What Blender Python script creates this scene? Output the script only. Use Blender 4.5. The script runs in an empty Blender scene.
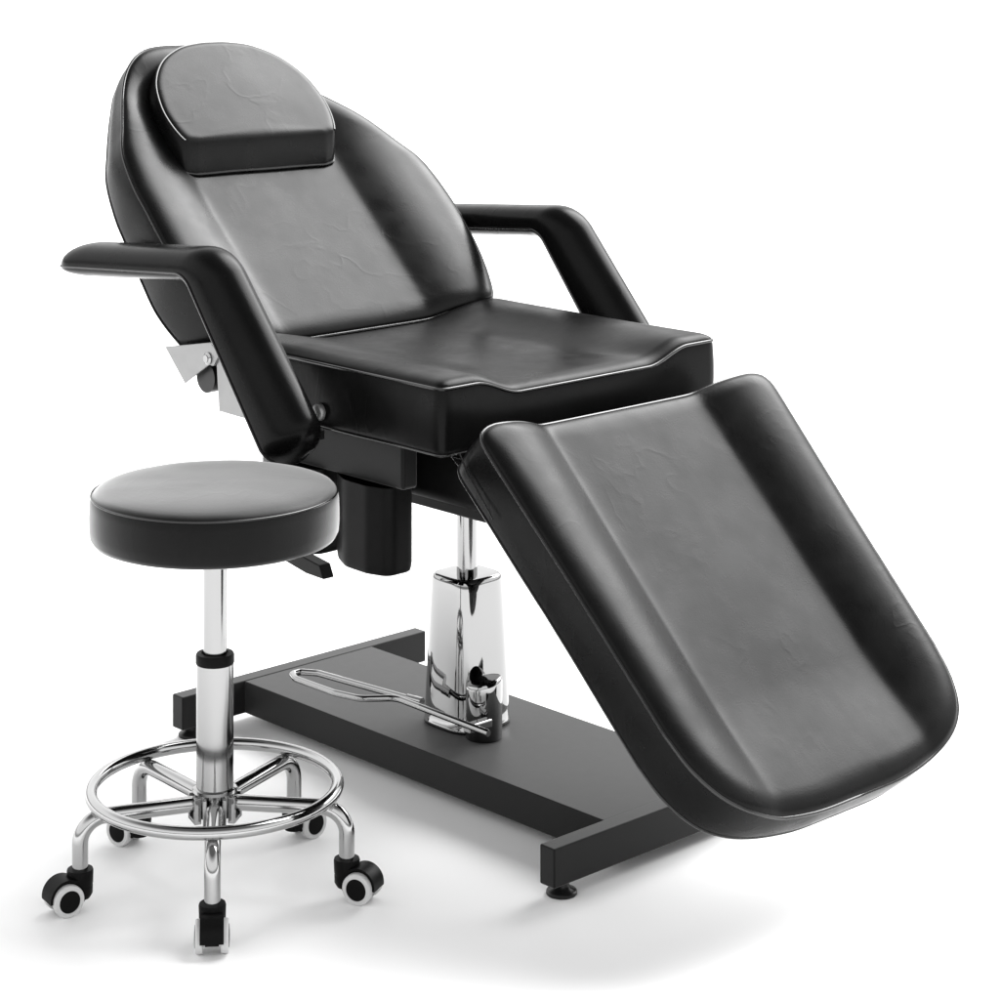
import bpy, bmesh, math, random
from mathutils import Vector, Matrix, noise
random.seed(4)
PI = math.pi
sc = bpy.context.scene
COL = sc.collection

# ------------------------------------------------------------------ materials
def mat(name):
    m = bpy.data.materials.new(name); m.use_nodes = True
    nt = m.node_tree
    return m, nt, nt.nodes['Principled BSDF']

def N(nt, t, **kw):
    n = nt.nodes.new(t)
    for k, v in kw.items(): setattr(n, k, v)
    return n

def leather(name, base=0.0035, rough=0.30, crease=0.35, grain=0.06, scale=1.0, spec=0.09, sheen=0.0):
    m, nt, b = mat(name); L = nt.links.new
    tc = N(nt, 'ShaderNodeTexCoord'); co = tc.outputs['Object']
    # colour: almost black with a faint mottling
    nz = N(nt, 'ShaderNodeTexNoise'); nz.inputs['Scale'].default_value = 9; nz.inputs['Detail'].default_value = 5; L(co, nz.inputs['Vector'])
    cr = N(nt, 'ShaderNodeValToRGB'); L(nz.outputs['Fac'], cr.inputs['Fac'])
    cr.color_ramp.elements[0].position = .3; cr.color_ramp.elements[0].color = (base*.75,)*3+(1,)
    cr.color_ramp.elements[1].position = .75; cr.color_ramp.elements[1].color = (base*1.3,)*3+(1,)
    L(cr.outputs['Color'], b.inputs['Base Color'])
    # roughness breakup
    mr = N(nt, 'ShaderNodeMapRange'); mr.inputs['From Min'].default_value = .3; mr.inputs['From Max'].default_value = .7
    mr.inputs['To Min'].default_value = rough-.04; mr.inputs['To Max'].default_value = rough+.06
    n2 = N(nt, 'ShaderNodeTexNoise'); n2.inputs['Scale'].default_value = 22; n2.inputs['Detail'].default_value = 6; L(co, n2.inputs['Vector'])
    L(n2.outputs['Fac'], mr.inputs['Value']); L(mr.outputs['Result'], b.inputs['Roughness'])
    # creases: thin ridges of a distorted noise, masked in patches
    mp = N(nt, 'ShaderNodeMapping'); mp.inputs['Scale'].default_value = (1.5, 1, .55); L(co, mp.inputs['Vector'])
    n3 = N(nt, 'ShaderNodeTexNoise'); n3.inputs['Scale'].default_value = 8*scale; n3.inputs['Detail'].default_value = 3.0; n3.inputs['Distortion'].default_value = .35; L(mp.outputs['Vector'], n3.inputs['Vector'])
    def math_(op, a, bb=None, cc=None):
        n = N(nt, 'ShaderNodeMath', operation=op)
        for i, v in enumerate((a, bb, cc)):
            if v is None: continue
            if isinstance(v, (int, float)): n.inputs[i].default_value = v
            else: L(v, n.inputs[i])
        return n.outputs[0]
    r = math_('ABSOLUTE', math_('SUBTRACT', n3.outputs['Fac'], .5))
    r = math_('POWER', math_('MAXIMUM', math_('SUBTRACT', 1, math_('MULTIPLY', r, 20)), 0), 1.6)
    n4 = N(nt, 'ShaderNodeTexNoise'); n4.inputs['Scale'].default_value = 4.2; n4.inputs['Detail'].default_value = 1; L(co, n4.inputs['Vector'])
    mk = N(nt, 'ShaderNodeMapRange'); mk.inputs['From Min'].default_value = .42; mk.inputs['From Max'].default_value = .72; L(n4.outputs['Fac'], mk.inputs['Value'])
    cre = math_('MULTIPLY', r, mk.outputs['Result'])
    n5 = N(nt, 'ShaderNodeTexNoise'); n5.inputs['Scale'].default_value = 16; n5.inputs['Detail'].default_value = 3; L(co, n5.inputs['Vector'])
    hgt = math_('ADD', math_('MULTIPLY', cre, crease), math_('MULTIPLY', n5.outputs['Fac'], crease*1.1))
    b1 = N(nt, 'ShaderNodeBump'); b1.inputs['Strength'].default_value = .5; b1.inputs['Distance'].default_value = .004; L(hgt, b1.inputs['Height'])
    vo = N(nt, 'ShaderNodeTexVoronoi'); vo.inputs['Scale'].default_value = 420; L(co, vo.inputs['Vector'])
    b2 = N(nt, 'ShaderNodeBump'); b2.inputs['Strength'].default_value = grain; b2.inputs['Distance'].default_value = .001
    L(vo.outputs['Distance'], b2.inputs['Height']); L(b1.outputs['Normal'], b2.inputs['Normal']); L(b2.outputs['Normal'], b.inputs['Normal'])
    b.inputs['Specular IOR Level'].default_value = spec
    b.inputs['Sheen Weight'].default_value = sheen; b.inputs['Sheen Roughness'].default_value = .35
    return m

def plain(name, col, rough, metal=0, spec=.5, var=.04, sc_=30, bump=0):
    m, nt, b = mat(name); L = nt.links.new
    tc = N(nt, 'ShaderNodeTexCoord')
    nz = N(nt, 'ShaderNodeTexNoise'); nz.inputs['Scale'].default_value = sc_; nz.inputs['Detail'].default_value = 6; L(tc.outputs['Object'], nz.inputs['Vector'])
    mr = N(nt, 'ShaderNodeMapRange'); mr.inputs['From Min'].default_value = .3; mr.inputs['From Max'].default_value = .7
    mr.inputs['To Min'].default_value = max(0, rough-var); mr.inputs['To Max'].default_value = rough+var
    L(nz.outputs['Fac'], mr.inputs['Value']); L(mr.outputs['Result'], b.inputs['Roughness'])
    b.inputs['Base Color'].default_value = (*(col if isinstance(col, tuple) else (col,)*3), 1)
    b.inputs['Metallic'].default_value = metal; b.inputs['Specular IOR Level'].default_value = spec
    if bump:
        n2 = N(nt, 'ShaderNodeTexNoise'); n2.inputs['Scale'].default_value = 700; L(tc.outputs['Object'], n2.inputs['Vector'])
        bp = N(nt, 'ShaderNodeBump'); bp.inputs['Strength'].default_value = bump; bp.inputs['Distance'].default_value = .0005
        L(n2.outputs['Fac'], bp.inputs['Height']); L(bp.outputs['Normal'], b.inputs['Normal'])
    return m

M_PAD = leather('black_leather', crease=.11, spec=.14, rough=.28)
M_LEG = leather('black_leather_leg_rest', crease=.13, spec=.10, rough=.28)
M_ARM = leather('black_leather_smooth', crease=.06, rough=.23, spec=.08)
M_SEAT = leather('black_leather_seat', crease=.10, rough=.31, spec=.08)
M_STOOL = leather('black_leather_stool', crease=.05, rough=.44, sheen=1.0, spec=.08)
M_PIPE = leather('black_piping', crease=0, rough=.2, spec=.5)
M_STEEL = plain('black_powder_coat', .006, .42, 0, .07, .015, 60, .2)
M_STEEL.node_tree.nodes['Principled BSDF'].inputs['Sheen Weight'].default_value = .22
M_PLAST = plain('black_plastic', .004, .42, 0, .06, .04, 40, .1)
M_RUB = plain('black_rubber', .007, .35, 0, .3)
M_CHROME = plain('polished_chrome', .31, .04, 1, .5, .015, 12)
M_TUBE = plain('chromed_tube', .38, .10, 1, .5, .02, 25)
M_BRUSH = plain('satin_steel', .32, .11, 1, .5, .03, 25)
M_ZINC = plain('zinc_plate', .26, .38, .7, .5, .05, 50)
M_WHITE = plain('grey_white_tyre', .52, .45, 0, .4)

# ------------------------------------------------------------------ mesh helpers
def obj(name, bm, m, parent=None, smooth=True, angle=40, bevel=0):
    me = bpy.data.meshes.new(name)
    bmesh.ops.recalc_face_normals(bm, faces=bm.faces)
    if smooth:
        for f in bm.faces: f.smooth = True
        for e in bm.edges:
            if len(e.link_faces) == 2 and e.calc_face_angle(0) > math.radians(angle): e.smooth = False
    bm.to_mesh(me); bm.free()
    o = bpy.data.objects.new(name, me); COL.objects.link(o)
    me.materials.append(m)
    if parent: o.parent = parent
    if bevel:
        b = o.modifiers.new('bevel', 'BEVEL'); b.width = bevel; b.segments = 3; b.limit_method = 'ANGLE'; b.angle_limit = math.radians(35)
        b.harden_normals = True
    return o

def bridge(bm, A, B, closed=True):
    n = len(A)
    for i in range(n if closed else n-1):
        j = (i+1) % n
        bm.faces.new((A[i], A[j], B[j], B[i]))

def ring(bm, pts): return [bm.verts.new(p) for p in pts]

def cap(bm, R): bm.faces.new(R)

def add_box(bm, x0, x1, y0, y1, z0, z1, M=None):
    vs = [Vector((x, y, z)) for z in (z0, z1) for x, y in ((x0, y0), (x1, y0), (x1, y1), (x0, y1))]
    if M: vs = [M @ v for v in vs]
    v = [bm.verts.new(p) for p in vs]
    for f in ((0, 3, 2, 1), (4, 5, 6, 7), (0, 1, 5, 4), (1, 2, 6, 5), (2, 3, 7, 6), (3, 0, 4, 7)): bm.faces.new([v[i] for i in f])

def add_prism(bm, pts, d):
    """closed polygon pts (3-D, planar) extruded by vector d"""
    A = ring(bm, pts); B = ring(bm, [Vector(p)+Vector(d) for p in pts])
    cap(bm, A); cap(bm, list(reversed(B))); bridge(bm, A, B)

def add_lathe(bm, prof, M=None, n=64, caps=True):
    """prof: (r, z) pairs"""
    M = M or Matrix.Identity(4); prev = None; first = None
    for r, z in prof:
        R = ring(bm, [M @ Vector((r*math.cos(2*PI*i/n), r*math.sin(2*PI*i/n), z)) for i in range(n)])
        if prev: bridge(bm, prev, R)
        else: first = R
        prev = R
    if caps: cap(bm, list(reversed(first))); cap(bm, prev)

def fillet(pts, rad, seg=8, closed=False):
    pts = [Vector(p) for p in pts]; out = []; n = len(pts)
    for i, p in enumerate(pts):
        r = rad[i] if isinstance(rad, (list, tuple)) else rad
        if (not closed and i in (0, n-1)) or r == 0: out.append(p); continue
        a = pts[i-1]-p; b = pts[(i+1) % n]-p
        ang = a.angle(b); d = min(r/math.tan(ang/2), a.length*.49, b.length*.49)
        A = p+a.normalized()*d; B = p+b.normalized()*d
        rr = d*math.tan(ang/2); c = p+(a.normalized()+b.normalized()).normalized()*(rr/math.sin(ang/2))
        va, vb = A-c, B-c
        for k in range(seg+1):
            t = k/seg; w = va.angle(vb)
            out.append(c+(va*math.sin((1-t)*w)+vb*math.sin(t*w))/math.sin(w))
    return out

def resample(pts, n, closed=True):
    P = list(pts)+([pts[0]] if closed else [])
    L = [0]
    for a, b in zip(P, P[1:]): L.append(L[-1]+(b-a).length)
    out = []; k = 0; m = n if closed else n-1
    for i in range(n):
        d = L[-1]*i/m
        while k < len(L)-2 and L[k+1] < d: k += 1
        t = (d-L[k])/max(1e-9, L[k+1]-L[k]); out.append(P[k].lerp(P[k+1], min(1, t)))
    return out

def add_tube(bm, pts, r, n=16, closed=False, caps=True):
    pts = [Vector(p) for p in pts]; m = len(pts); T = []
    for i in range(m):
        a = pts[i-1] if (i or closed) else pts[0]; b = pts[(i+1) % m] if (i < m-1 or closed) else pts[-1]
        T.append((b-a).normalized())
    up = Vector((0, 0, 1)) if abs(T[0].z) < .9 else Vector((1, 0, 0))
    u = (up-T[0]*up.dot(T[0])).normalized(); rings = []
    for i in range(m):
        u = (u-T[i]*u.dot(T[i])).normalized(); v = T[i].cross(u)
        rr = r[i] if isinstance(r, (list, tuple)) else r
        rings.append(ring(bm, [pts[i]+(u*math.cos(2*PI*k/n)+v*math.sin(2*PI*k/n))*rr for k in range(n)]))
    for A, B in zip(rings, rings[1:]): bridge(bm, A, B)
    if closed:
        A, B = rings[-1], rings[0]       # match the twist
        off = min(range(n), key=lambda k: (B[k].co-A[0].co).length)
        bridge(bm, A, [B[(k+off) % n] for k in range(n)])
    elif caps: cap(bm, list(reversed(rings[0]))); cap(bm, rings[-1])

def spline(pts, n=10):
    """Catmull-Rom through 2-D/3-D points (open)"""
    P = [Vector(p) for p in pts]; P = [P[0]*2-P[1]]+P+[P[-1]*2-P[-2]]; out = []
    for i in range(1, len(P)-2):
        for k in range(n):
            t = k/n; a, b, c, d = P[i-1:i+3]
            out.append(.5*((2*b)+(c-a)*t+(2*a-5*b+4*c-d)*t*t+(3*b-a-3*c+d)*t*t*t))
    out.append(P[-2]); return out

def sm(a, b, x):
    t = max(0, min(1, (x-a)/(b-a))); return t*t*(3-2*t)

def roll(y):
    """padded bolster: rises quickly out of the valley, then rolls over"""
    y = .5*(y+math.sqrt(y*y+.008)); y = max(0, min(1, y))
    return 1-(1-y)**2

def empty(name, loc, rz, label, cat):
    o = bpy.data.objects.new(name, None); COL.objects.link(o)
    o.location = loc; o.rotation_euler = (0, 0, rz); o.empty_display_size = .1
    o['label'] = label; o['category'] = cat
    return o

def cushion(name, outline, hfun, thick, F, m, parent, nb=220, rings=64, soft=(.035, .014), bulge=.004, spine=.15, pipe=.0030, pipe_low=True, wall_tilt=0, bottom_pipe_r=.0018, thick_fun=None, seed=0, wob=.0012, skip=None):
    """padded cushion: outline (u, s) loop, top height hfun(u, s), F maps (u, s, h) to thing space"""
    O = resample([Vector((u, s, 0)) for u, s in outline], nb)
    smin = min(p.y for p in O); smax = max(p.y for p in O); um = (max(p.x for p in O)+min(p.x for p in O))/2
    bm = bmesh.new()
    tl = [0, .006, .014, .026, .042, .062, .085]+[.085+(1-.085)*(k/(rings-7))**1.0 for k in range(1, rings-6)]
    def top(p, c, t):
        q = p.lerp(c, t); d = (c-p).length*t
        e = max(0, 1-d/soft[0]); drop = soft[1]*(1-math.sqrt(max(0, 1-e*e)))
        w = noise.noise(Vector((q.x*7+seed, q.y*7, seed)))*wob*min(1, d/.03)
        return F(q.x, q.y, hfun(q.x, q.y)-drop+w)
    C = []
    for p in O:
        C.append(Vector((um, max(smin+spine, min(smax-spine, p.y)), 0)))
    prev = None; edge = None
    for t in tl[:-1]:
        R = ring(bm, [top(p, c, t) for p, c in zip(O, C)])
        if prev: bridge(bm, prev, R)
        else: edge = R
        prev = R
    # close along the spine
    E = [bm.verts.new(top(p, c, 1)) for p, c in zip(O, C)]
    bridge(bm, prev, E)
    # side wall
    n = len(O); nor = []
    for i in range(n):
        t = (O[(i+1) % n]-O[i-1]).normalized(); nn = Vector((t.y, -t.x, 0))
        if nn.dot(O[i]-C[i]) < 0: nn = -nn
        nor.append(nn)
    h0 = [hfun(p.x, p.y)-soft[1] for p in O]
    tf = thick_fun or (lambda s: thick)
    prev = edge; K = 12
    for k in range(1, K+1):
        f = k/K
        off = bulge*math.sin(PI*min(1, f*1.0))**.7 if f < 1 else 0
        R = ring(bm, [F(p.x+nn.x*(off-wall_tilt*f), p.y+nn.y*(off-wall_tilt*f),
                        h*(1-f)+(-tf(p.y))*f + .0008*noise.noise(Vector((p.x*9, p.y*9, f*3+seed)))) for p, nn, h in zip(O, nor, h0)])
        bridge(bm, prev, R); prev = R
    low = prev
    R = ring(bm, [F(p.x-nn.x*(.008+wall_tilt), p.y-nn.y*(.008+wall_tilt), -tf(p.y)-.005) for p, nn in zip(O, nor)])
    bridge(bm, low, R); bm.faces.new(R)
    bmesh.ops.remove_doubles(bm, verts=E, dist=1e-5)
    epts = [v.co.copy() for v in edge]; lpts = [v.co.copy() for v in low]
    o = obj(name, bm, m, parent, angle=60)
    b2 = bmesh.new()
    if skip:
        keep = [p for p, q in zip(epts, O) if not skip(q.x, q.y)]
        k = max(range(len(keep)), key=lambda i: (keep[i]-keep[i-1]).length); add_tube(b2, keep[k:]+keep[:k], pipe, 8)
    else: add_tube(b2, epts, pipe, 8, True)
    obj('piping', b2, M_PIPE, o)
    if pipe_low:
        b2 = bmesh.new(); add_tube(b2, lpts, bottom_pipe_r, 8, True); obj('lower_piping', b2, M_PIPE, o)
    return o

# ------------------------------------------------------------------ camera / placement numbers
A_ = .8166; H_ = 1.3475; YC = .2645
Xw = Vector((math.cos(A_), -math.sin(A_), 0)); Yw = Vector((math.sin(A_), math.cos(A_), 0))
O_ = Vector((.0740, 3.2410, 0)) + Yw*YC

cam = bpy.data.cameras.new('camera'); co = bpy.data.objects.new('camera', cam); COL.objects.link(co)
co.location = (0, 0, H_); co.rotation_euler = (PI/2, 0, 0)
cam.sensor_width = 36; cam.lens = 2.3742*36; cam.shift_y = -(500+84.3)/1000; cam.clip_end = 2000; cam.clip_start = .05
sc.camera = co

# ------------------------------------------------------------------ floor
bm = bmesh.new()
g = 400
vs = [bm.verts.new(p) for p in ((-g, -g, 0), (g, -g, 0), (g, g, 0), (-g, g, 0))]; bm.faces.new(vs)
fm, nt, b = mat('white_studio_floor')
b.inputs['Base Color'].default_value = (.95, .95, .95, 1); b.inputs['Roughness'].default_value = .55; b.inputs['Specular IOR Level'].default_value = .25
nz = N(nt, 'ShaderNodeTexNoise'); nz.inputs['Scale'].default_value = 3
tc = N(nt, 'ShaderNodeTexCoord'); nt.links.new(tc.outputs['Object'], nz.inputs['Vector'])
mr = N(nt, 'ShaderNodeMapRange'); mr.inputs['To Min'].default_value = .5; mr.inputs['To Max'].default_value = .6
nt.links.new(nz.outputs['Fac'], mr.inputs['Value']); nt.links.new(mr.outputs['Result'], b.inputs['Roughness'])
fl = obj('floor', bm, fm, smooth=False); fl['kind'] = 'structure'

# ------------------------------------------------------------------ the reclining chair
chair = empty('treatment_chair', O_, -A_, 'large black leather reclining chair with armrests and lowered footrest on black steel base', 'reclining chair')

def frame(x0, z0, ang_s, ang_n):
    """(u, s, h): u along +Y, s along ang_s in the XZ plane, h along ang_n"""
    ds = Vector((math.cos(ang_s), 0, math.sin(ang_s))); dn = Vector((math.cos(ang_n), 0, math.sin(ang_n)))
    def F(u, s, h): return Vector((x0, 0, z0))+Vector((0, u, 0))+ds*s+dn*h
    return F
R_ = math.radians

# base
bm = bmesh.new(); add_box(bm, -.0290, 0, -.2645, .2645, .018, .0725); obj('cross_rail', bm, M_STEEL, chair, bevel=.0025)
bm = bmesh.new(); add_box(bm, -.893, -.864, -.2645, .2645, .018, .0725); obj('cross_rail', bm, M_STEEL, chair, bevel=.0025)
bm = bmesh.new(); add_box(bm, -.8642, -.0288, -.138, .138, .019, .0715); obj('base_plate', bm, M_STEEL, chair, bevel=.0015)
for x in (-.0145, -.8785):
    for y in (-.236, .236):
        bm = bmesh.new()
        add_lathe(bm, [(.0205, 0), (.0215, .001), (.0215, .0045), (.0205, .006), (.0195, .0065), (.013, .010), (.0105, .014), (.010, .0179)], Matrix.Translation((x, y, 0)), 40)
        obj('levelling_foot', bm, M_RUB, chair, angle=30)

# pump: tapered chrome cover with rounded square section
def sup(cx, cy, ax, ay, z, e=3.2, n=96):
    out = []
    for i in range(n):
        t = 2*PI*i/n; c, s = math.cos(t), math.sin(t)
        out.append(Vector((cx+ax*math.copysign(abs(c)**(2/e), c), cy+ay*math.copysign(abs(s)**(2/e), s), z)))
    return out
PX, PY = -.466, 0
bm = bmesh.new()
prev = None
for z, a in ((.0722, .0550), (.0740, .0560), (.0780, .0560), (.0800, .0550), (.10, .0542), (.15, .0520), (.20, .0497), (.25, .0473), (.29, .0452), (.300, .0445), (.305, .0430), (.3075, .0405), (.3080, .036), (.3078, .018)):
    R = ring(bm, sup(PX, PY, a+.0035, a+.0035, z, 3.4))
    if prev: bridge(bm, prev, R)
    else: cap(bm, list(reversed(R)))
    prev = R
cap(bm, prev)
pump = obj('pump_cover', bm, M_CHROME, chair, angle=60)
# slanted pedal socket on the corner of the cover
bm = bmesh.new()
sx_, sy_ = -.392, -.032; prev = None
for k, (rr, zf) in enumerate(((.0275, 0), (.0285, .02), (.0285, .92), (.0275, .985), (.0258, 1.0), (.020, 1.004), (.010, 1.006))):
    pts = []
    for i in range(48):
        t = 2*PI*i/48; x, y = rr*math.cos(t), rr*math.sin(t)
        zt = .161 + .24*(y*.7 + x*.7)
        pts.append(Vector((sx_+x, sy_+y, .0722+(zt-.0722)*zf)))
    R = ring(bm, pts)
    if prev: bridge(bm, prev, R)
    else: cap(bm, list(reversed(R)))
    prev = R
cap(bm, prev); obj('pedal_socket', bm, M_CHROME, pump, angle=60)
bm = bmesh.new(); add_lathe(bm, [(.0165, .3065), (.0165, .45)], Matrix.Translation((PX, PY, 0)), 40); obj('pump_piston', bm, M_BRUSH, chair)
# pedal: hairpin rod
bm = bmesh.new()
pp = fillet([(-.315, -.094, .112), (-.458, -.106, .12), (-.512, -.108, .1215), (-.548, -.150, .121), (-.60, -.160, .120), (-.700, -.160, .119), (-.722, -.150, .119), (-.722, -.133, .119), (-.695, -.118, .120), (-.472, -.092, .121)],
            [0, .03, .03, .03, .03, .02, .008, .008, .02, 0], 8)
add_tube(bm, pp, .0052, 14)
ped = obj('foot_pedal', bm, M_CHROME, chair)
bm = bmesh.new(); add_tube(bm, [(-.500, -.0955, .121), (-.470, -.0915, .121)], .0070, 16); obj('pedal_clip', bm, M_CHROME, ped)
bm = bmesh.new(); add_box(bm, -.366, -.350, -.100, -.052, .102, .116); obj('pedal_bracket', bm, M_CHROME, chair, bevel=.003)

# frame under the seat
bm = bmesh.new(); add_box(bm, -.74, -.16, -.060, .060, .415, .470); obj('lift_beam', bm, M_STEEL, chair, bevel=.003)
bm = bmesh.new(); add_box(bm, -.68, -.13, -.19, .19, .472, .570); obj('seat_base', bm, M_PLAST, chair, bevel=.02)
bm = bmesh.new(); add_box(bm, -.66, -.318, -.262, -.232, .505, .574); obj('holder_mount', bm, M_STEEL, chair, bevel=.006)

# tool holders hanging at the near side
def holder(x0, x1):
    out = fillet([(x0, -.226, 0), (x0+.002, -.258, 0), (x0+.05, -.282, 0), (x1-.04, -.284, 0), (x1, -.272, 0), (x1, -.224, 0)], [.01, .035, .06, .02, .018, .008], 8, True)
    out = resample(out, 72)
    c = Vector(((x0+x1)/2, -.25, 0)); bm = bmesh.new(); prev = None
    for z, s in ((.376, .90), (.379, .955), (.385, .985), (.393, 1), (.506, 1.0)):
        R = ring(bm, [c+(p-c)*s+Vector((0, 0, z)) for p in out])
        if prev: bridge(bm, prev, R)
        else: cap(bm, list(reversed(R)))
        prev = R
    R = ring(bm, [c+(p-c)*.95+Vector((0, 0, .506)) for p in out]); bridge(bm, prev, R)
    R2 = ring(bm, [c+(p-c)*.93+Vector((0, 0, .40)) for p in out]); bridge(bm, R, R2); cap(bm, R2)
    obj('tool_holder', bm, M_PLAST, chair, angle=45)
holder(-.482, -.336); holder(-.665, -.500)
# release lever
bm = bmesh.new()
add_prism(bm, [(-.68, -.235, .372), (-.590, -.235, .352), (-.546, -.235, .346), (-.536, -.235, .326), (-.580, -.235, .327), (-.634, -.235, .336), (-.68, -.235, .354)], (0, .022, 0))
obj('release_lever', bm, M_STEEL, chair, bevel=.002)
bm = bmesh.new(); add_tube(bm, [(-.69, -.221, .362), (-.66, -.18, .50)], .007, 12); obj('lever_rod', bm, M_STEEL, chair)

# seat cushion
def seat_h(u, s):
    lo = .136-.045*(1-sm(.38, .50, s)); hi = .226+.02*(1-sm(.38, .50, s))
    return -.023*(1-sm(lo, hi, abs(u)))
so = fillet([(-.291, 0, 0), (-.291, .512, 0), (.291, .512, 0), (.291, 0, 0)], [.010, .012, .012, .010], 8, True)
Fs = frame(-.712, .686, 0, PI/2)
seat = cushion('seat_cushion', [(p.x, p.y) for p in so], seat_h, .106, Fs, M_SEAT, chair, nb=260, soft=(.034, .012), bulge=.003, spine=.25, seed=3, pipe=.0024)

# footrest cushion
def foot_h(u, s):
    d = .030*(1-roll((abs(u)-.163)/.105))
    d *= 1-.38*sm(.30, .48, s)
    return -d
q = spline([(0, .482), (.10, .480), (.19, .463), (.245, .432), (.274, .385), (.285, .33)], 8)
right = [(p.x, p.y) for p in q]+[(.294, .10), (.306, -.10), (.307, -.125)]
cor = [(.305, -.138), (.298, -.148), (.286, -.154), (.270, -.157)]
half = right+cor
fo = [(u, s) for u, s in half]+[(-u, s) for u, s in reversed(half[1:])]
Ff = frame(.004, .5315, -R_(45.3), R_(44.7))
foot = cushion('footrest_cushion', fo, foot_h, .088, Ff, M_LEG, chair, nb=300, soft=(.040, .013), bulge=.003, spine=.2, seed=7, wall_tilt=.004)
# stitched slit on the side of the footrest
for sg in (-1, 1):
    bm = bmesh.new(); pts = [Ff(sg*.3095, s, h) for s, h in ((-.150, -.058), (-.13, -.062), (-.06, -.065), (-.045, -.066))]
    add_tube(bm, pts, .0012, 6); obj('seam', bm, M_PIPE, foot)

# backrest cushion
UC = -.018
def back_h(u, s):
    d = .026*(1-roll((abs(u-UC)-.158)/.115))
    d *= 1-sm(.50, .60, s)
    return -d + .004*sm(.36, .46, s)
near = spline([(.232, -.014), (.262, -.010), (.281, .006), (.302, .06), (.316, .125), (.3155, .19), (.313, .26), (.311, .315), (.298, .384), (.272, .44), (.250, .483), (.229, .52), (.204, .56), (.180, .587), (.150, .608), (.115, .618), (.06, .619), (0, .615)], 8)
far = spline([(.232, -.014), (.262, -.010), (.281, .006), (.306, .08), (.320, .17), (.321, .25), (.312, .314), (.289, .355), (.256, .405), (.205, .466), (.155, .530), (.10, .580), (.04, .608), (0, .615)], 8)
bo = [(p.x, p.y) for p in far]+[(-p.x, p.y) for p in reversed(near[:-1])]
Fb = frame(-.6966, .6987, R_(137), R_(47))
back = cushion('backrest_cushion', bo, back_h, .09, Fb, M_PAD, chair, nb=300, soft=(.040, .013), bulge=.004, spine=.26, seed=11, thick_fun=lambda s: .112-.045*sm(.05, .6, s))

# headrest pillow (front face stands upright, so the block leans)
hw = spline([(.150, .002), (.166, .01), (.178, .05), (.179, .095), (.165, .150), (.130, .200), (.08, .232), (.03, .243), (0, .244)], 8)
half = [(.10, 0), (.142, 0)]+[(p.x, p.y) for p in hw]
ho = [(u, s) for u, s in half]+[(-u, s) for u, s in reversed(half[:-1])]
dsv = Vector((math.cos(R_(137)), 0, math.sin(R_(137)))); dnv = Vector((math.cos(R_(47)), 0, math.sin(R_(47))))
def Fh(u, s, h):
    # s origin on the back surface at 0.33; height axis leans so that the front face is upright
    lean = .88*(1-sm(0, .22, s))
    base = Fb(u*.97-.030+.065*s, .372+s*.93-.012*u, .022)
    return base+dnv*h+dsv*(h*lean)
def head_h(u, s): return .004*math.exp(-((s-.12)/.12)**2-(u/.12)**2)
head = cushion('headrest', ho, head_h, .044, Fh, M_PAD, chair, nb=220, soft=(.014, .005), bulge=.002, spine=.09, seed=17, rings=40, pipe=.0024, skip=lambda u, s: s < .008, bottom_pipe_r=.0026)

# armrests
def armrest(yc, name='armrest'):
    def rail(pts, rad):
        f = fillet(pts, [0, rad, 0], 24); top_, arc, low = f[:1]+[f[1]], f[1:26], [f[25], f[-1]]
        return resample(top_, 44, closed=False)[:-1]+arc+resample(low, 44, closed=False)[1:]
    seam = rail([(-1.022, 0, .775), (-.650, 0, .803), (-.438, 0, .541)], .045)
    crown = rail([(-1.022, 0, .812), (-.606, 0, .8445), (-.366, 0, .580)], .095)
    L = [0]
    for a, b in zip(seam, seam[1:]): L.append(L[-1]+(b-a).length)
    tot = L[-1]; bm = bmesh.new(); prev = None; n = 48; rails = ([], [])
    for i, (p, q) in enumerate(zip(seam, crown)):
        U = q-p; d0, d1 = L[i], tot-L[i]; Un = U.normalized()
        kw = max(.02, math.sqrt(max(0, 1-max(0, 1-d0/.050)**2))*math.sqrt(max(0, 1-max(0, 1-d1/.034)**2)))
        kh = max(.02, math.sqrt(max(0, 1-max(0, 1-d0/.085)**2))*math.sqrt(max(0, 1-max(0, 1-d1/.050)**2)))
        w = .0435*kw; pts = []
        for k in range(n):
            t = 2*PI*k/n; c, s = math.cos(t), math.sin(t)
            e = 2/2.2 if s >= 0 else 2/2.2
            y = w*math.copysign(abs(c)**e, c); h = abs(s)**e
            pts.append(p+Vector((0, yc+y, 0))+(U*h*kh if s >= 0 else -Un*.018*kh*h))
        rails[0].append(p+Vector((0, yc+w+.0004, 0))); rails[1].append(p+Vector((0, yc-w-.0004, 0)))
        R = ring(bm, pts)
        if prev: bridge(bm, prev, R)
        else: cap(bm, list(reversed(R)))
        prev = R
    cap(bm, prev)
    o = obj(name, bm, M_ARM, chair, angle=70)
    bm = bmesh.new(); loop = rails[0]+list(reversed(rails[1]))
    add_tube(bm, resample(loop, 260), .0019, 8, True); obj('piping', bm, M_PIPE, o)
    return o
armrest(-.373); armrest(.378)
for sg in (-1, 1):       # arm fixing plates and bolt caps
    bm = bmesh.new(); add_box(bm, -.56, -.47, min(sg*.285, sg*.345), max(sg*.285, sg*.345), .560, .574); obj('arm_bracket', bm, M_STEEL, chair, bevel=.002)
    bm = bmesh.new(); Mx = Matrix.Translation((-.470, sg*.2965, .603)) @ Matrix.Rotation(-sg*-PI/2 if sg < 0 else -PI/2, 4, 'X')
    add_lathe(bm, [(.013, -.002), (.013, .003), (.011, .0065), (.007, .0085), (.001, .009)], Matrix.Translation((-.470, sg*.2965, .603)) @ Matrix.Rotation(PI/2 if sg < 0 else -PI/2, 4, 'X'), 32)
    obj('bolt_cap', bm, M_ZINC, chair)

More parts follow.
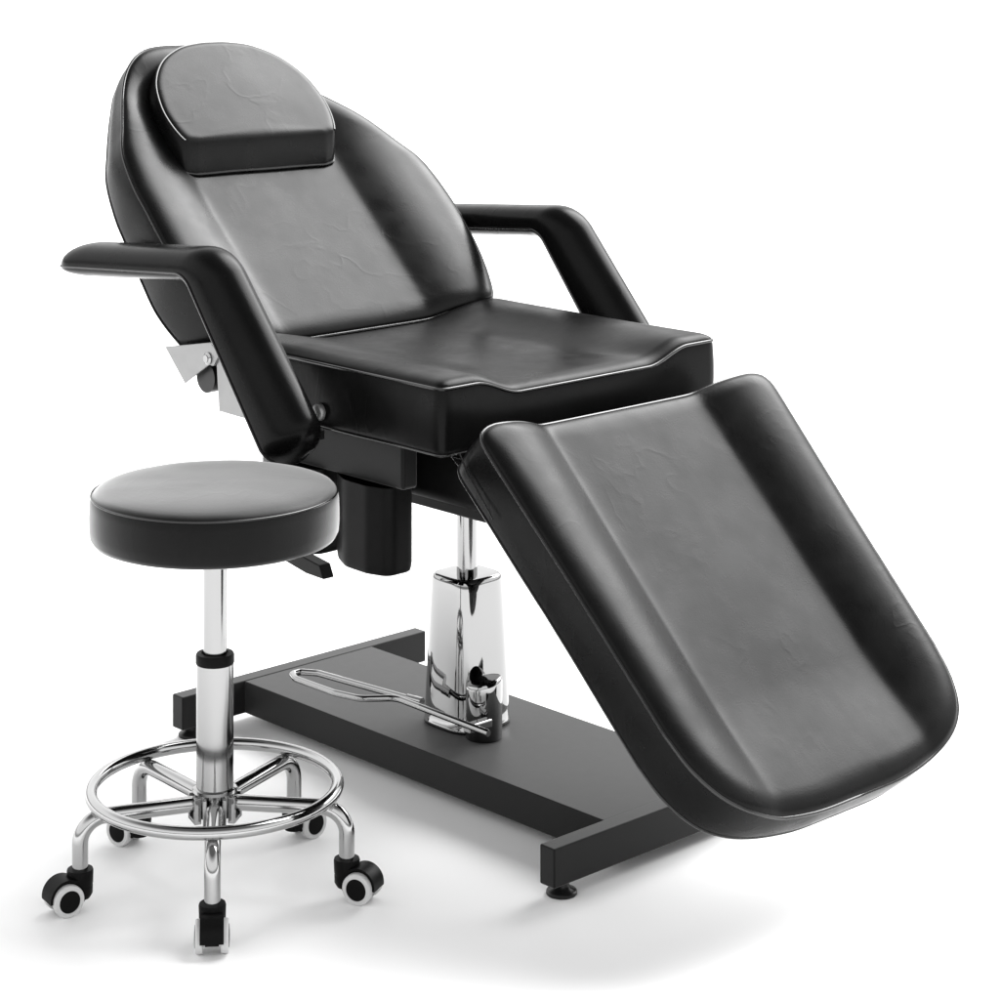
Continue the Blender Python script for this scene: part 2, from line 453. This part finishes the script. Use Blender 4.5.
# back hinge plates
for sg in (-1, 1):
    y0 = sg*.312; d = (0, -sg*.004, 0)
    bm = bmesh.new(); add_prism(bm, [(-.846, y0, .653), (-.724, y0, .676), (-.700, y0, .660), (-.715, y0, .640), (-.728, y0, .640), (-.792, y0, .602)], d)
    h = obj('hinge_plate', bm, M_ZINC, chair, smooth=False, bevel=.0008)
    bm = bmesh.new(); add_lathe(bm, [(.010, 0), (.010, .002), (.006, .004), (.006, .0055)], Matrix.Translation((-.729, y0, .650)) @ Matrix.Rotation(PI/2 if sg < 0 else -PI/2, 4, 'X'), 24)
    obj('rivet', bm, M_CHROME, h)
    bm = bmesh.new(); y1 = sg*.308
    add_prism(bm, [(-.722, y1, .668), (-.640, y1, .668), (-.600, y1, .568), (-.706, y1, .570), (-.712, y1, .640)], d); obj('hinge_plate', bm, M_ZINC, chair, smooth=False, bevel=.0008)
bm = bmesh.new(); add_tube(bm, [(-.752, -.300, .615), (-.752, .300, .615)], .024, 32); obj('hinge_tube', bm, M_RUB, chair)
# small fittings between cushions
bm = bmesh.new(); add_box(bm, -.712, -.704, .135, .170, .655, .661); obj('zip_pull', bm, M_CHROME, chair, bevel=.002)
bm = bmesh.new(); add_tube(bm, [(-.708, .272, .672), (-.708, .292, .672)], .006, 16); obj('hinge_pin', bm, M_CHROME, chair)
for y in (-.262, .262):
    bm = bmesh.new(); add_prism(bm, [(-.215, y, .574), (-.170, y, .574), (-.160, y, .560), (-.180, y, .552), (-.205, y, .566)], (0, .004, 0)); obj('footrest_hinge', bm, M_CHROME, chair, bevel=.001)

# ------------------------------------------------------------------ the rolling stool
SX, SD = -.396, 3.2987
stool = empty('rolling_stool', (SX, SD, 0), math.atan2(-SX, SD)*.85, 'small round black leather stool with chrome footring and five casters, in front of the chair', 'stool')
bm = bmesh.new()
n = 128; prof = [(.001, .5610), (.03, .5610), (.06, .5608), (.09, .5603), (.115, .5595), (.135, .5583), (.15, .5567), (.159, .5547), (.1645, .5525), (.1675, .5500), (.1690, .5478),
        (.1712, .5445), (.1722, .535), (.1728, .52), (.1727, .505), (.1715, .492), (.168, .4855), (.160, .4825), (.12, .482), (.001, .482)]
prev = None
for k, (r, z) in enumerate(prof):
    pts = []
    for i in range(n):
        t = 2*PI*i/n; w = noise.noise(Vector((math.cos(t)*3, math.sin(t)*3, z*12)))
        rr = r + (.0010*w if 8 < k < 17 else 0); zz = z + (.0007*noise.noise(Vector((r*math.cos(t)*14, r*math.sin(t)*14, 3))) if k < 9 else 0)
        pts.append(Vector((rr*math.cos(t), rr*math.sin(t), zz)))
    R = ring(bm, pts)
    if prev: bridge(bm, prev, R)
    else: cap(bm, R)
    prev = R
cap(bm, list(reversed(prev)))
ss = obj('seat_cushion', bm, M_STOOL, stool, angle=75)
bm = bmesh.new()
add_tube(bm, [(.1700*math.cos(2*PI*i/n), .1700*math.sin(2*PI*i/n), .5475) for i in range(n)], .0016, 8, True)
obj('piping', bm, M_PIPE, ss)
bm = bmesh.new(); add_lathe(bm, [(.05, .4815), (.05, .476), (.02, .474)], None, 40); obj('seat_plate', bm, M_STEEL, stool)
bm = bmesh.new(); add_lathe(bm, [(.0163, .30), (.0163, .476)], None, 48); obj('gas_piston', bm, M_BRUSH, stool)
bm = bmesh.new(); add_lathe(bm, [(.0257, .132), (.0257, .310)], None, 64); obj('outer_column', bm, M_BRUSH, stool)
bm = bmesh.new(); add_lathe(bm, [(.0259, .309), (.0268, .3105), (.0268, .321), (.0255, .3235), (.019, .3240), (.0175, .3215)], None, 64); obj('column_collar', bm, M_PLAST, stool, angle=30)
bm = bmesh.new(); add_lathe(bm, [(.020, .098), (.027, .1), (.029, .128), (.031, .133), (.030, .137), (.0262, .1385)], None, 64); obj('hub', bm, M_BRUSH, stool, angle=30)
bm = bmesh.new(); add_tube(bm, [(.1700*math.cos(2*PI*i/120), .1700*math.sin(2*PI*i/120), .138) for i in range(120)], .0088, 20, True); obj('footring', bm, M_TUBE, stool)

def leg_mesh():
    bm = bmesh.new()
    add_tube(bm, fillet([(.026, 0, .118), (.190, 0, .1225), (.190, 0, .052)], [0, .034, 0], 14), .0108, 24)
    return bm
legs_angles = [-90+72*k for k in range(5)]
leg0 = obj('leg', leg_mesh(), M_TUBE, stool)
leg0.rotation_euler.z = R_(legs_angles[0])
bm = bmesh.new()
add_prism(bm, [(.024, -.016, .094), (.024, .016, .094), (.024, .016, .13), (.024, .0105, .13), (.024, .0105, .099), (.024, -.0105, .099), (.024, -.0105, .13), (.024, -.016, .13)], (.010, 0, 0))
rib0 = obj('leg_bracket', bm, M_BRUSH, leg0, bevel=.001)
# caster: swivel cap, hood, two wheels (tyre, cap); local x = trailing direction, y = wheel axis
caster0 = bpy.data.objects.new('caster', None)
def make_caster():
    parts = []
    bm = bmesh.new(); add_lathe(bm, [(.010, .030), (.0165, .031), (.0175, .036), (.0180, .052), (.0172, .0545), (.0112, .055)], None, 40)
    add_lathe(bm, [(.0135, .016), (.0170, .022), (.0172, .032)], None, 32)
    body = obj('caster', bm, M_PLAST, stool, angle=30)
    # hood: partial barrel over the wheels
    bm = bmesh.new(); cx, cz, ro, w = .024, .0235, .0250, .0155
    prof = [(ro-.0035, -w), (ro, -w), (ro, w), (ro-.0035, w)]
    a0, a1, m = R_(-8), R_(200), 36; rings = []
    for k in range(m+1):
        t = a0+(a1-a0)*k/m
        rings.append(ring(bm, [(cx+r*math.cos(t), y, cz+r*math.sin(t)) for r, y in prof]))
    for A, B in zip(rings, rings[1:]): bridge(bm, A, B)
    cap(bm, rings[0]); cap(bm, list(reversed(rings[-1])))
    add_lathe(bm, [(.015, -.009), (.015, .009)], Matrix.Translation((cx, 0, cz)) @ Matrix.Rotation(PI/2, 4, 'X'), 24)
    hood = obj('hood', bm, M_PLAST, body, angle=30)
    for sg in (-1, 1):
        Mx = Matrix.Translation((cx, sg*.0172, .0215)) @ Matrix.Rotation(-sg*PI/2, 4, 'X')
        bm = bmesh.new(); add_lathe(bm, [(.0205, -.0055), (.0215, -.004), (.0215, .0025), (.0205, .0042), (.0150, .0046), (.0148, .003)], Mx, 48); obj('wheel', bm, M_WHITE, body, angle=30)
        bm = bmesh.new(); add_lathe(bm, [(.0148, .001), (.0148, .0040), (.0138, .0052), (.006, .0058), (.001, .0058)], Mx, 40); obj('wheel_cap', bm, M_PLAST, body, angle=30)
    return body
c0 = make_caster()
def place_c(o, k, trail):
    a = R_(legs_angles[k]); o.location = (.190*math.cos(a), .190*math.sin(a), 0); o.rotation_euler.z = R_(trail)
trail = [-90, -28, 40, 140, 208]
place_c(c0, 0, trail[0])
for k in range(1, 5):
    l = leg0.copy(); COL.objects.link(l); l.parent = stool; l.rotation_euler.z = R_(legs_angles[k])
    r = rib0.copy(); COL.objects.link(r); r.parent = l
    c = c0.copy(); COL.objects.link(c); c.parent = stool; place_c(c, k, trail[k])
    for ch in list(c0.children):
        d = ch.copy(); COL.objects.link(d); d.parent = c
bpy.data.objects.remove(caster0)

# ------------------------------------------------------------------ studio light
w = bpy.data.worlds.new('World'); sc.world = w; w.use_nodes = True; nt = w.node_tree; L = nt.links.new
bg = nt.nodes['Background']
tc = N(nt, 'ShaderNodeTexCoord'); sep = N(nt, 'ShaderNodeSeparateXYZ'); L(tc.outputs['Generated'], sep.inputs[0])
def wm(op, a, b=None):
    n = N(nt, 'ShaderNodeMath', operation=op)
    for i, v in enumerate((a, b)):
        if v is None: continue
        if isinstance(v, (int, float)): n.inputs[i].default_value = v
        else: L(v, n.inputs[i])
    return n.outputs[0]
# studio surround: bright sweep low down, dark ceiling, one broad soft light behind the set
rz = N(nt, 'ShaderNodeValToRGB'); L(wm('MAXIMUM', sep.outputs['Z'], 0), rz.inputs['Fac'])
els = rz.color_ramp.elements; els[0].position = .065; els[0].color = (.30,)*3+(1,); els[1].position = .84; els[1].color = (.26,)*3+(1,)
for p_, v_ in ((.0, 1.2), (.025, 1.2), (.20, 1.8), (.55, 1.8)): e = els.new(p_); e.color = (v_,)*3+(1,)
side = N(nt, 'ShaderNodeMapRange'); L(sep.outputs['Y'], side.inputs['Value']); side.interpolation_type = 'SMOOTHSTEP'
side.inputs['From Min'].default_value = -.7; side.inputs['From Max'].default_value = .3; side.inputs['To Min'].default_value = .90; side.inputs['To Max'].default_value = 1
LD = (Xw*-.02 + Yw*.68 + Vector((0, 0, .71))).normalized()
dp = N(nt, 'ShaderNodeVectorMath', operation='DOT_PRODUCT'); L(tc.outputs['Generated'], dp.inputs[0]); dp.inputs[1].default_value = LD
lobe = N(nt, 'ShaderNodeMapRange'); lobe.interpolation_type = 'SMOOTHSTEP'; L(dp.outputs['Value'], lobe.inputs['Value'])
lobe.inputs['From Min'].default_value = math.cos(R_(32)); lobe.inputs['From Max'].default_value = math.cos(R_(12)); lobe.inputs['To Min'].default_value = 0; lobe.inputs['To Max'].default_value = 13.5
tot = wm('ADD', wm('MULTIPLY', rz.outputs['Color'], side.outputs['Result']), lobe.outputs['Result'])
L(tot, bg.inputs['Color']); bg.inputs['Strength'].default_value = 1.0

def area(name, loc, target, sx, sy, power):
    l = bpy.data.lights.new(name, 'AREA'); l.shape = 'RECTANGLE'; l.size = sx; l.size_y = sy; l.energy = power
    o = bpy.data.objects.new(name, l); COL.objects.link(o); o.location = loc
    o.rotation_euler = (Vector(target)-Vector(loc)).to_track_quat('-Z', 'Y').to_euler()
    return o
def cw(x, y, z): return O_ + Xw*x + Yw*y + Vector((0, 0, z))
#area('overhead_softbox', cw(-.45, 2.1, 3.0), cw(-.45, 0, .6), 2.6, 2.0, 130)

sc.view_settings.view_transform = 'Standard'; sc.view_settings.look = 'None'
sc.view_settings.exposure = 0; sc.view_settings.gamma = 1; sc.view_settings.use_curve_mapping = False
